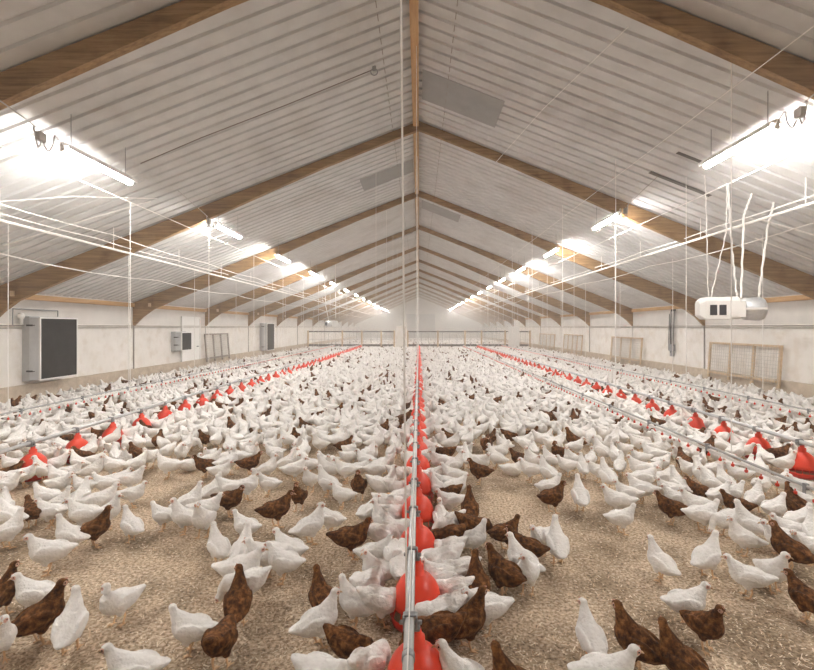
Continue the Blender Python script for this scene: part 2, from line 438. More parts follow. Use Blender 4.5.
for x, line, ys, y1 in ((-.047, 'centre', 2.28, 38.5), (-4.86, 'left', 5.0, 38.5), (4.82, 'right', 5.08, 38.5)):
    i = 0; y = ys; PANS[line] = []
    used = False
    while y < y1:
        src = pp if y < 13 else pf
        o = dup(src); o.location = (x + .035, y, 0); o.scale = (.9, .9, 1)
        tag(o, f'red bell-shaped feeder pan on the {line} feeder line, {nth(i)} from the camera', 'feeder pan', f'red pans of the {line} feeder line')
        PANS[line].append(y); i += 1; y += .68 if line == 'centre' else .75
def rm(o):
    for c in list(o.children): rm(c)
    bpy.data.objects.remove(o)
rm(pp); rm(pf)

# ------------------------------------------------------------------ drinker lines
def drinker(x, label, z, y0, y1, first_n):
    t = empty('drinker_line', (x, 0, z)); tag(t, label, 'drinker line', 'drinker lines')
    MB().box((-.014, y0, -.014), (.014, y1, .014)).build('water_pipe', M['pvc'], t)
    MB().tube([(0, y0, .048), (0, y1, .048)], .014, 10).build('support_rail', M['gpipe'], t, True)
    nm = MB().tube([(0, 0, -.014), (0, 0, -.04)], .006, 6).lathe([(.004, -.04), (.017, -.045), (.02, -.065), (.012, -.075), (0, -.076)], 10).mesh('nipple', M['red'])
    br = MB().box((-.018, -.02, -.018), (.018, .02, .075)).mesh('bracket', M['dgalv'])
    for i in range(80):
        o = bpy.data.objects.new('nipple', nm); C.objects.link(o); o.parent = t; o.location = (0, first_n + .225 * i, 0)
    for i in range(10):
        o = bpy.data.objects.new('bracket', br); C.objects.link(o); o.parent = t; o.location = (0, first_n + .1 + 1.5 * i, 0)
    mb = MB(); y = first_n + .225 * 80
    while y < y1: mb.tube([(0, y, -.014), (0, y, -.07)], .013, 5); y += .225
    tag(mb.build('nipple', M['red'], t), kind='stuff')
drinker(3.70, 'inner right drinker line with red nipples, right of the centre feeder', .33, 2.0, 38.8, 4.3)
drinker(6.95, 'outer right drinker line along the right wall', .37, 3.0, 38.8, 6.6)
drinker(-7.10, 'left drinker line along the left wall', .37, 3.0, 38.8, 6.6)

# ------------------------------------------------------------------ wall equipment
def fan_box(y, w, z0, z1, dpt, label, side=-1):
    t = empty('fan_box', (side * HW, y, 0)); tag(t, label, 'ventilation fan box', 'fan boxes on the left wall')
    b = MB()
    b.box((0, 0, z0), (.18, w, z1), 0)
    bevel(b.build('housing', M['box'], t), .01)
    bevel(MB().box((.18, 0, z0 + .04), (dpt - .03, w, z1 - .03)).build('light_hood', M['boxside'], t), .006)
    fr = MB()
    e = .035
    fr.box((dpt-.03, 0, z0+.02), (dpt, e, z1-.02)).box((dpt-.03, w-e, z0+.02), (dpt, w, z1-.02)).box((dpt-.03, e, z0+.02), (dpt, w-e, z0+.02+e)).box((dpt-.03, e, z1-.02-e), (dpt, w-e, z1-.02))
    fr.build('rim', M['white'], t)
    lv = MB().box((dpt-.06, e, z0+.05), (dpt-.045, w-e, z1-.05))
    n = int(w / .022)
    for k in range(n):
        yy = e + (w - 2*e) * (k + .5) / n
        lv.box((dpt-.05, yy-.006, z0+.05), (dpt-.012, yy+.006, z1-.05))
    lv.build('light_trap', M['trap'], t)
    for zz in (z0 + .25, z1 - .22):
        MB().box((.12, -.02, zz-.02), (.26, 0, zz+.02)).tube([(.14, -.035, zz), (.34, -.035, zz)], .01, 6).build('latch', M['black'], t)
    return t
fan_box(11.12, 1.24, .58, 2.16, .44, 'large grey fan box with black light trap, nearest on the left wall')
fan_box(17.8, .80, .95, 1.72, .42, 'small grey fan box beside the white door on the left wall')
fan_box(27.7, 1.4, .45, 2.15, .46, 'large grey fan box with black front, far along left wall')
o = MB().ell((0, 0, 0), (.075, .075, .085), n=12).box((-.02, -.03, -.2), (.03, .03, -.06)).build('wall_lamp', M['pvc'], smooth=True); o.location = (-9.50, 10.98, 2.16)
tag(o, 'small round white lamp at the corner of the nearest fan box', 'lamp')
o = MB().tube([(-9.54, 10.8, 1.95), (-9.54, 10.8, 2.33), (-9.54, 12.15, 2.33), (-9.54, 12.15, 2.17)], .014, 6).build('conduit', M['dgalv'])
tag(o, 'thin grey conduit bent over the nearest fan box', 'conduit')
# white door in left wall
d = MB().box((-HW, 18.6, .05), (-HW + .05, 20.0, 2.25)).box((-HW, 18.52, 0), (-HW + .07, 18.6, 2.33)).box((-HW, 20.0, 0), (-HW + .07, 20.08, 2.33)).box((-HW, 18.6, 2.25), (-HW + .07, 20.0, 2.33))
d = struct(d.build('door_1', M['white']), 'plain white door in the left wall')
MB().box((-HW + .05, 19.75, 1.05), (-HW + .10, 19.87, 1.09)).build('door_handle', M['dgalv'], d)

def wire_frame(y0, y1, z0, z1, side, label, bays=3, m='pale_pine', lean=.08):
    t = empty('mesh_panel', (side * (HW - .12), y0, z0)); tag(t, label, 'wire mesh panel', 'wooden mesh panels leaning on the walls')
    w, h = y1 - y0, z1 - z0
    s = side
    def pt(y, z, d=0): return (-s * (lean * (1 - z / h) + d), y, z)
    def bar(a, b, th):
        (ya, za), (yb, zb) = a, b
        vs = []
        for d in (0, .05):
            if ya == yb: vs += [pt(ya - th/2, za, d), pt(ya + th/2, za, d), pt(yb + th/2, zb, d), pt(yb - th/2, zb, d)]
            else: vs += [pt(ya, za - th/2, d), pt(yb, zb - th/2, d), pt(yb, zb + th/2, d), pt(ya, za + th/2, d)]
        return vs
    F6 = [(0, 1, 2, 3), (7, 6, 5, 4), (0, 4, 5, 1), (1, 5, 6, 2), (2, 6, 7, 3), (3, 7, 4, 0)]
    for k in range(bays + 1):
        yy = w * k / bays
        MB().add(bar((yy, 0), (yy, h), .08), F6).build('upright', M[m], t)
    for zz in (.16, h - .03):
        MB().add(bar((0, zz), (w, zz), .06), F6).build('rail', M[m], t)
    wm = MB(); g = .10
    k = 0
    while k * g < w: wm.tube([pt(k*g, 0.1, .055), pt(k*g, h-.02, .055)], .0045, 4); k += 1
    k = 1
    while k * g < h - .05: wm.tube([pt(0, k*g, .055), pt(w, k*g, .055)], .0045, 4); k += 1
    wm.build('wire_mesh', M['mesh_wire'], t)
wire_frame(12.0, 14.9, .30, 1.42, 1, 'wooden wire mesh panel leaning on right wall, nearest one')
wire_frame(19.5, 22.5, .30, 1.44, 1, 'wooden mesh panel on right wall, second from the camera')
wire_frame(26.6, 29.9, .30, 1.44, 1, 'wooden mesh panel on right wall, third from the camera', 4)
wire_frame(32.0, 36.0, .30, 1.40, 1, 'wooden mesh panel on right wall, farthest before the partition', 4)
wire_frame(20.3, 22.7, .35, 1.60, -1, 'grey wooden mesh panel beside the white door on left wall', 3, 'grey_wood', .1)
# hose bundle on the right wall
t = empty('hose_bundle', (HW, 17.3, 0)); tag(t, 'dark hoses and tools hanging from a hook on the right wall', 'hose bundle')
mb = MB()
for dy, zb in ((-.12, 1.2), (-.02, 1.0), (.1, 1.1)):
    mb.tube([(-.06, dy, 2.55), (-.10, dy - .02, 1.9), (-.09, dy + .03, zb), (-.10, dy + .10, zb - .08), (-.08, dy + .13, zb + .3), (-.07, dy + .1, 2.4)], .016, 8)
mb.build('hose', M['black'], t, True)
MB().box((-.14, -.10, 1.0), (-.02, .12, 1.25)).box((-.10, -.03, .8), (-.03, .13, 1.0)).build('valve', M['dgalv'], t)
MB().box((-.05, -.1, 2.5), (-.003, .14, 2.6)).build('hook', M['black'], t)

# ------------------------------------------------------------------ hanging heaters
def heater(loc, rz, label, sc=1.0):
    t = empty('hanging_heater', loc, rz); tag(t, label, 'heater', 'hanging barn heaters'); t.scale = (sc,) * 3
    b = MB()
    # boxy burner housing with sloping shoulders
    def ring(x, w, h0, h1, ch):
        return [(x, -w, h0), (x, w, h0), (x, w, h1 - ch), (x, w - ch, h1), (x, -w + ch, h1), (x, -w, h1 - ch)]
    vs = ring(-.62, .15, -.12, .17, .06) + ring(-.52, .21, -.20, .24, .08) + ring(.06, .21, -.20, .24, .08) + ring(.10, .17, -.16, .2, .06)
    fs = [(i*6+j, i*6+(j+1) % 6, (i+1)*6+(j+1) % 6, (i+1)*6+j) for i in range(3) for j in range(6)] + [tuple(range(5, -1, -1)), tuple(range(18, 24))]
    bevel(b.add(vs, fs).build('housing', M['pvc'], t), .012)
    v = MB()
    for k in range(2): v.box((-.45 + .16*k, -.222, -.12), (-.33 + .16*k, -.205, .08))
    v.build('vent', M['black'], t)
    MB().box((-.1, -.26, -.16), (.14, -.2, .14)).box((.06, -.25, -.02), (.5, -.22, .02)).build('control_box', M['pvc'], t)
    fsh = MB()
    c = []
    n = 24
    prof = [(.12, .10), (.16, .19), (.20, .22), (.46, .23), (.52, .20), (.55, .14)]
    vs = [(x, r*math.cos(2*PI*j/n), r*math.sin(2*PI*j/n)) for x, r in prof for j in range(n)]
    fs = [(i*n+j, i*n+(j+1) % n, (i+1)*n+(j+1) % n, (i+1)*n+j) for i in range(len(prof)-1) for j in range(n)] + [tuple(range(n)), tuple(range((len(prof)-1)*n, len(prof)*n))]
    fsh.add(vs, fs).build('fan_drum', M['galv'], t, True)
    g = MB()
    for rr in (.06, .11, .16, .20):
        g.tube([(.56 - rr*.3, rr*math.cos(2*PI*j/20), rr*math.sin(2*PI*j/20)) for j in range(21)], .008, 5)
    g.ell((.545, 0, 0), (.012, .15, .15))
    g.build('fan_guard', M['black'], t)
    return t
heater((5.45, 8.0, 2.21), R(-16), 'large white and silver hanging heater with round fan, right side', .88)
heater((-4.1, 21.5, 2.05), R(238), 'small distant hanging heater with round dark opening, left side', .62)
def rope(pts, r, label, g='ropes holding the heaters'):
    P2 = []
    for a, b in zip(pts[:-1], pts[1:]):
        for k in range(12):
            q = Vector(a).lerp(Vector(b), k/12); P2.append((q.x + .008*math.sin(k*2.1), q.y, q.z))
    P2.append(pts[-1])
    tag(MB().tube(P2, r, 6).build('heater_rope', M['cord']), label, 'rope', g)
rope([(5.53, 8, 2.40), (5.44, 8, 3.3), (5.37, 8, 4.39)], .014, 'white rope rising left from middle of the heater')
rope([(5.60, 8, 2.40), (5.65, 8, 3.85), (5.79, 8, 4.22)], .017, 'thick knotted white rope above middle of the heater')
rope([(5.90, 8, 2.38), (6.07, 8, 3.67), (6.17, 8, 4.07)], .017, 'twisted white rope at the fan end of the heater')
rope([(5.03, 8, 2.35), (4.99, 8, 4.1), (4.97, 8, 4.54)], .007, 'thin white cord at far left end of the heater')
rope([(5.06, 8, 2.35), (5.34, 8, 3.53), (5.36, 8, 4.39)], .009, 'slanting white cord from left end of the heater to the roof')
rope([(-4.22, 21.5, 2.2), (-4.36, 21.5, 2.9), (-4.45, 21.5, 4.74)], .016, 'pale hose above the distant left heater')
rope([(-3.9, 21.5, 2.3), (-3.9, 21.5, roof(3.9))], .015, 'thin cord above the distant left heater')

# ------------------------------------------------------------------ partition across the barn
YF = 39.0
def fence(x0, x1, posts, label):
    t = empty('partition_fence', (x0, YF, 0)); tag(t, label, 'fence', 'partition across the far end')
    w = x1 - x0
    MB().box((0, -.02, 1.46), (w, .02, 1.56)).build('top_rail', M['slot'], t)
    MB().box((0, -.02, .26), (w, .02, .44)).build('kickboard', M['slot'], t)
    for p in posts:
        MB().box((p - x0 - .06, -.05, 0), (p - x0 + .06, .05, 1.6)).build('post', M['pale_pine'], t)
    wm = MB(); k = 0
    while k * .6 < w: wm.tube([(k*.6, 0, .0), (k*.6, 0, 1.46)], .012, 4); k += 1
    wm.tube([(0, 0, .85), (w, 0, .85)], .01, 4)
    wm.build('wire_mesh', M['mesh_wire'], t)
fence(-HW + .12, -2.05, (-9.4, -6.5, -4.85, -3.2, -2.1), 'left section of the wooden partition fence across the barn')
fence(-1.0, HW - .12, (-.95, 1.6, 3.9, 5.3, 7.3, 9.4), 'right section of the wooden partition fence across the barn')
o = MB().box((-2.0, YF - .03, .1), (-1.06, YF + .03, 1.95)).build('partition_gate', M['wall']); bevel(o, .02)
tag(o, 'pale solid gate between the two partition fence sections', 'gate')
o = MB().box((7.55, YF - .12, .1), (8.5, YF - .06, 1.95)).build('partition_gate', M['white']); bevel(o, .02)
tag(o, 'white upright board standing before the right fence section', 'board')

# ------------------------------------------------------------------ chickens
def rotv(v, a, c):
    x, z = v[0] - c[0], v[1] - c[1]
    return (c[0] + x*math.cos(a) - z*math.sin(a), c[1] + x*math.sin(a) + z*math.cos(a))
def chicken(pose, yaw):
    """returns body MB (closed lumps to be fused), leg MB, and head frame"""
    pitch, neck, drop = {'u': (25, [(.022, .038), (.036, .072), (.046, .098)], 0),
                         'n': (9, [(.030, .028), (.050, .052), (.064, .072)], 0),
                         'p': (-14, [(.05, .005), (.085, -.045), (.095, -.098)], 0),
                         's': (4, [(.025, .035), (.042, .065), (.052, .085)], .085),
                         't': (12, [(.025, .04), (.03, .07), (.018, .098)], 0)}[pose]
    a = R(pitch); cz = .178 - drop; piv = (0, cz)
    mb = MB()
    st = [(-.195, .058, .016, .008), (-.172, .050, .034, .017), (-.14, .034, .047, .034), (-.108, .016, .059, .054), (-.07, .003, .069, .068),
          (-.03, -.005, .077, .077), (.01, -.008, .080, .081), (.045, -.005, .075, .078), (.073, .004, .062, .067), (.098, .016, .043, .048), (.112, .022, .02, .022)]
    pts = [rotv((x, cz + z), a, piv) for x, z, w, h in st]
    mb.loft([(x, 0, z) for x, z in pts], [(w, h) for _, _, w, h in st], 18)
    nb = rotv((.062, cz + .022), a, piv)
    npts = [(nb[0], 0, nb[1])] + [(nb[0] + dx, 0, nb[1] + dz) for dx, dz in neck]
    mb.loft(npts, [(.058, .062), (.044, .048), (.031, .032), (.0235, .024)], 14)
    hx, hz = npts[-1][0], npts[-1][2]
    hp = {'p': -52, 'u': -4, 'n': -6, 's': -2, 't': -15}[pose]
    HM = Matrix.Translation((hx, 0, hz + .006)) @ Matrix.Rotation(R(yaw), 4, 'Z') @ Matrix.Rotation(R(-hp), 4, 'Y')
    def hd(x, y, z): return HM @ Vector((x, y, z))
    rot = HM.to_3x3()
    mb.ell(hd(.008, 0, .004), (.033, .0265, .028), rot, 14)
    mb.ell(hd(.022, 0, -.001), (.018, .016, .016), rot, 12)
    # wings and thighs
    for s in (-1, 1):
        wr = Matrix.Rotation(-a + R(12), 3, 'Y') @ Matrix.Rotation(R(s * 7), 3, 'Z')
        c = rotv((-.035, cz + .012), a, piv)
        mb.ell((c[0], s * .066, c[1]), (.092, .018, .048), wr, 14)
        if pose != 's':
            c = rotv((-.005, cz - .055), a*.4, piv)
            mb.ell((c[0], s * .036, c[1]), (.036, .026, .050), None, 12)
    legs = MB()
    if pose != 's':
        for s, off in ((-1, .012), (1, -.016)):
            x = -.004 + off
            legs.tube([(x, s*.034, .10), (x - .012, s*.034, .062), (x + .004, s*.034, .012), (x + .006, s*.034, .006)], [.011, .0068, .0062, .006], 7)
            for ang, ln in ((0, .045), (32, .040), (-32, .040), (180, .020)):
                legs.tube([(x + .004, s*.034, .009), (x + .004 + ln*.6*math.cos(R(ang)), s*.034 + ln*.6*math.sin(R(ang)), .009), (x + .004 + ln*math.cos(R(ang)), s*.034 + ln*math.sin(R(ang)), .004)], [.0052, .0045, .0025], 6)
    beak = MB().loft([hd(.035, 0, .001), hd(.048, 0, -.002), hd(.059, 0, -.008)], [(.0085, .008), (.006, .0055), (.0012, .0012)], 8)
    comb = MB()
    for k in range(4): comb.ell(hd(.030 - .006*k, 0, .0245 + (.001 if k in (1, 2) else 0)), (.006, .0025, .0045), rot, 6)
    eyes = [MB().ell(hd(.0215, s*.0222, .008), (.0046, .003, .0046), rot, 8) for s in (-1, 1)]
    faces = [hd(.0245, s*.020, .005) for s in (-1, 1)]
    return mb, legs, beak, comb, eyes, faces

def fuse(mb, voxel, ratio):
    me = mb.mesh('tmp', M['feather']); o = bpy.data.objects.new('tmp', me); C.objects.link(o)
    r = o.modifiers.new('r', 'REMESH'); r.mode = 'VOXEL'; r.voxel_size = voxel
    s = o.modifiers.new('s', 'SMOOTH'); s.factor = .5; s.iterations = 4
    if ratio < 1:
        d = o.modifiers.new('d', 'DECIMATE'); d.ratio = ratio
    dg = bpy.context.evaluated_depsgraph_get(); dg.update()
    ev = o.evaluated_get(dg); m2 = ev.to_mesh()
    m2.calc_loop_triangles()
    v = np.empty(len(m2.vertices) * 3, np.float32); m2.vertices.foreach_get('co', v); v = v.reshape(-1, 3)
    t = np.empty(len(m2.loop_triangles) * 3, np.int32); m2.loop_triangles.foreach_get('vertices', t); t = t.reshape(-1, 3)
    ev.to_mesh_clear(); bpy.data.objects.remove(o); bpy.data.meshes.remove(me)
    return v, t
def mb_tris(mb):
    t = []
    for fc in mb.f:
        for i in range(1, len(fc) - 1): t.append((fc[0], fc[i], fc[i+1]))
    return np.array(mb.v, np.float32).reshape(-1, 3), np.array(t, np.int32).reshape(-1, 3)
def raw_mesh(name, V, T, MI, mats, smooth=True):
    me = bpy.data.meshes.new(name)
    me.vertices.add(len(V)); me.vertices.foreach_set('co', np.ascontiguousarray(V, np.float32).ravel())
    me.loops.add(len(T) * 3); me.loops.foreach_set('vertex_index', np.ascontiguousarray(T, np.int32).ravel())
    me.polygons.add(len(T)); me.polygons.foreach_set('loop_start', np.arange(0, len(T)*3, 3, dtype=np.int32))
    for m in mats: me.materials.append(m)
    me.polygons.foreach_set('material_index', np.ascontiguousarray(MI, np.int32))
    me.polygons.foreach_set('use_smooth', np.full(len(T), smooth, bool))
    me.update(calc_edges=True); me.validate(); return me

VAR = [('u', 0), ('u', 42), ('u', -42), ('n', 0), ('n', 38), ('n', -38), ('p', 0), ('p', 25), ('s', 0), ('t', 140), ('t', -60)]
PRO = {}; LOD = {}
for pose, yaw in VAR:
    mb, legs, beak, comb, eyes, faces = chicken(pose, yaw)
    v, t = fuse(mb, .0065, .5)
    # ruffled surface: gentle feather lumps
    nz = np.sin(v[:, 0]*190 + v[:, 2]*120) * np.sin(v[:, 1]*210 + v[:, 0]*60) * np.sin(v[:, 2]*170)
    cen = v.mean(0); dirn = v - cen; dirn /= np.linalg.norm(dirn, axis=1)[:, None] + 1e-6
    v = v + dirn * (nz * .0022)[:, None]
    tc = v[t].mean(1)
    mi = np.zeros(len(t), np.int32)
    for fc in faces: mi[np.linalg.norm(tc - np.array(fc), axis=1) < .0145] = 1
    lv, lt = mb_tris(legs) if legs.v else (np.zeros((0, 3), np.float32), np.zeros((0, 3), np.int32))
    V = np.vstack([v, lv]); T = np.vstack([t, lt + len(v)]); MI = np.concatenate([mi, np.full(len(lt), 2)])
    V2, T2, MI2 = V, T, MI
    for ex, k in ((beak, 3), (comb, 4), (eyes[0], 5), (eyes[1], 5)):
        ev, et = mb_tris(ex); T2 = np.vstack([T2, et + len(V2)]); V2 = np.vstack([V2, ev]); MI2 = np.concatenate([MI2, np.full(len(et), k)])
    e = {}
    for colr, fm_, face in (('white', M['feather'], M['skin']), ('brown', M['brown'], M['face_b'])):
        mats = [fm_, face, M['shank']]
        e[colr, 'near'] = raw_mesh(colr + '_chicken', V, T, MI, mats)
        e[colr, 'far'] = raw_mesh(colr + '_chicken', V2, T2, MI2, mats + [M['beak'], M['comb'], M['eye']])
    e['beak'] = beak.mesh('beak', M['beak'], True); e['comb'] = comb.mesh('comb', M['comb'], True)
    e['eyes'] = [x.mesh('eye', M['eye'], True) for x in eyes]
    PRO[pose, yaw] = e
    v1, t1 = fuse(mb, .010, .22)
    l1 = MB()
    if legs.v:
        for s in (-1, 1): l1.tube([(0, s*.034, .10), (0, s*.034, .004)], .007, 4)
    a1, b1 = mb_tris(l1) if l1.v else (np.zeros((0, 3), np.float32), np.zeros((0, 3), np.int32))
    L1 = (np.vstack([v1, a1]), np.vstack([t1, b1 + len(v1)]), np.concatenate([np.zeros(len(t1)), np.full(len(b1), 2)]).astype(np.int32))
    v2, t2 = fuse(mb, .016, .22)
    LOD[pose, yaw] = (L1, (v2, t2, np.zeros(len(t2), np.int32)))

# birds traced from the photo: colour, pixel of the body centre, heading (0 right, 90 away, 180 left, 270 to camera), pose
B_ = '''w34,589,180,n b41,613,48,u w71,620,112,u+ b2,588,90,u w-1,632,330,u w118,596,248,t w132,664,180,n w190,622,176,n b238,598,100,u+
b221,636,92,p w242,566,16,n w245,582,185,p b321,592,125,u w320,615,20,u w357,597,165,u w367,580,60,p w392,597,20,p b350,640,352,p w326,672,5,p w370,657,55,p
w380,566,200,u w398,561,90,n w452,565,170,p w452,577,180,n b470,582,95,u b503,571,130,n w525,563,240,u w424,592,182,p w446,592,170,p w433,606,180,p b436,625,175,p
b464,617,18,u w476,602,190,n w447,676,170,u b514,681,150,u w590,629,92,u b636,638,132,u w608,671,2,n b681,656,128,u w660,556,112,u w688,597,8,n
b706,619,285,u w747,571,152,n w774,566,268,u b806,593,100,n w708,553,22,u b789,547,122,u
w8,527,60,u w4,504,120,u w13,512,180,u b28,509,150,n w49,508,180,n w46,494,178,n w59,499,20,u w69,531,175,u w48,550,188,n b95,526,25,u
w80,495,95,u w101,498,35,n w83,512,178,n w108,509,10,u w131,521,150,u w133,490,20,n w57,473,170,n w60,481,5,n w83,482,180,n w104,480,185,n w119,475,10,n w131,477,20,n
w12,475,200,n w23,472,10,n w4,484,30,n w40,468,180,u w72,468,0,n w93,467,30,u w113,464,180,n
w163,511,165,n w190,498,40,u w184,514,190,u w207,505,5,n w203,517,262,u w218,542,140,u w245,522,155,n w243,546,85,u+ w214,487,60,u w229,486,180,n w246,484,30,t b230,498,350,n
w221,468,0,n b205,463,200,n w268,480,170,n w268,465,20,u w168,464,178,n w269,553,200,n b277,508,38,n b299,493,268,u w310,476,250,u w295,467,20,n w327,467,190,u
w327,480,155,u w342,491,160,n b359,484,265,u w311,523,30,u w330,515,150,n w369,508,55,n b352,536,8,n w382,530,20,p w346,468,180,n w360,465,0,n w378,467,25,n w390,478,60,u w382,484,0,p w397,485,30,p
w377,548,18,n w399,556,95,p w288,545,150,n w280,557,160,n w389,502,10,p w387,514,150,u w400,511,20,p w402,493,30,n w397,524,30,p
w429,486,150,u w443,481,178,n w452,472,160,n b479,469,150,n w513,468,4,s w449,498,200,n b446,489,180,p w433,513,95,t b470,507,88,u w449,520,200,p b474,523,350,p w474,534,0,u b506,529,25,n
b446,539,182,p w422,547,170,p w446,556,180,p b525,545,150,n w524,561,138,u w530,467,160,n w550,484,10,n b553,495,20,n w580,494,88,u w547,469,120,u w607,474,105,u w567,462,180,n w583,464,90,u
w627,489,150,n w617,498,152,n w622,514,2,n w641,486,150,n w555,540,80,u w543,534,215,n b671,505,142,n w641,467,150,n w664,474,20,n w669,487,180,n w652,466,0,n
w703,512,2,n w696,501,150,n b698,487,130,n w720,493,20,n w710,479,140,u w702,472,100,u w725,477,100,u b736,501,140,n w755,494,35,u w729,517,182,p w748,521,140,u w743,533,150,u
w780,534,170,n w788,524,178,n b795,502,90,u w808,541,170,n w679,482,100,u w676,494,150,n w733,489,0,n w812,528,60,u w800,517,10,n w762,481,30,n
w455,484,20,n w437,470,185,p w420,472,0,p w398,470,20,p w440,459,180,n w455,462,20,u w386,460,30,n w365,457,160,n b445,452,150,p b520,456,170,n w500,450,20,n w532,458,200,u
w466,455,90,u b250,461,20,n w238,455,170,n w12,462,180,n w30,460,0,n w52,461,20,n w78,459,180,u w96,457,10,n b82,454,180,n b9,470,30,n
w645,476,0,n w690,466,160,n w715,466,20,n w738,470,160,n w700,458,30,n w760,468,60,n w782,479,20,n w800,483,180,n w806,497,150,n w775,505,20,n w640,455,180,n w662,459,10,n w620,462,60,u w598,467,170,n'''
birds = []
def pan_push(x, y):
    for lx, ys, st_ in ((-.012, 2.28, .68), (-4.825, 5.0, .75), (4.855, 5.08, .75)):
        k = round((y - ys) / st_); py_ = ys + k * st_
        if k < 0: continue
        dx, dy = x - lx, y - py_; d = math.hypot(dx, dy)
        if d < .225:
            x = lx + math.copysign(math.sqrt(max(.225**2 - dy*dy, .01)), dx if abs(dx) > 1e-4 else 1)
    return x, y
for tkn in B_.split():
    colr = 'white' if tkn[0] == 'w' else 'brown'
    px, py, hd_, po = tkn[1:].split(',')
    px, py, hd_ = float(px), float(py), float(hd_)
    h = .10 if po[0] == 's' else .185
    x, y = fl(px, py, h)
    birds.append([colr, x, y, hd_, po, px, py])
NH = len(birds)
for _ in range(6):
    for i in range(NH):
        for j in range(i):
            a, b = birds[i], birds[j]
            dx, dy = a[1] - b[1], a[2] - b[2]; d = math.hypot(dx, dy)
            if 0 < d < .175:
                k = (.175 - d) / d * .5
                a[1] += dx*k; a[2] += dy*k; b[1] -= dx*k; b[2] -= dy*k
    for b in birds: b[1], b[2] = pan_push(b[1], b[2])
cell = {}
def near(x, y, dmin):
    i, j = int(x // .4), int(y // .4)
    for a in range(i-1, i+2):
        for b in range(j-1, j+2):
            for (p, q) in cell.get((a, b), ()):
                if (p-x)**2 + (q-y)**2 < dmin*dmin: return True
    return False
def put(x, y): cell.setdefault((int(x // .4), int(y // .4)), []).append((x, y))
for b in birds: put(b[1], b[2])
def bare(px, py):
    """less crowded litter seen in the photo's middle ground"""
    for cx, cy, rx, ry in ((165, 450, 75, 13), (300, 452, 45, 8), (520, 445, 80, 17), (490, 436, 30, 9), (118, 404, 24, 5), (225, 442, 40, 6), (440, 432, 12, 6), (575, 452, 40, 8)):
        if ((px-cx)/rx)**2 + ((py-cy)/ry)**2 < 1: return True
    return False
far = []
def pan_near(x, y):
    for lx, ys, st_ in ((-.012, 2.28, .68), (-4.825, 5.0, .75), (4.855, 5.08, .75)):
        if abs(x - lx) < .23 and y < 38.5:
            k = round((y - ys) / st_)
            if (x - lx)**2 + (y - ys - k*st_)**2 < (.16 if y < 6.5 else .09)**2: return True
    return False
def try_zone(ya, yb, n, dmin):
    for _ in range(n):
        y = ya + (yb - ya) * rng.random(); x = (rng.random()*2 - 1) * (HW - .3)
        px, py = VX + x*F/y, VY + F*(CZ-.185)/y
        if px < -30 or px > 844: continue
        if py > 462: continue
        if bare(px, py) and rng.random() < .9: continue
        d = dmin * (1.25 if 440 < py else 1.0)
        if near(x, y, d): continue
        if abs(y - YF) < .3: continue
        if pan_near(x, y): continue
        put(x, y)
        r = rng.random()
        po = 'n' if r < .44 else 'u' if r < .62 else 'p' if r < .80 else 's' if r < .92 else 't'
        colr = 'brown' if rng.random() < (.10 if y < 12 else .07) else 'white'
        far.append([colr, x, y, rng.random()*360, po, px, py])
try_zone(5.0, 10, 60000, .205)
try_zone(10, 20, 90000, .20)
try_zone(20, 39, 60000, .24)
try_zone(39, 69, 30000, .36)
far.sort(key=lambda b: b[2])
inframe = [b for b in far if -8 < b[5] < 822]
nind = 300 - NH
ind = inframe[:max(0, nind)]
ids = set(id(b) for b in ind)
rest = [b for b in far if id(b) not in ids]

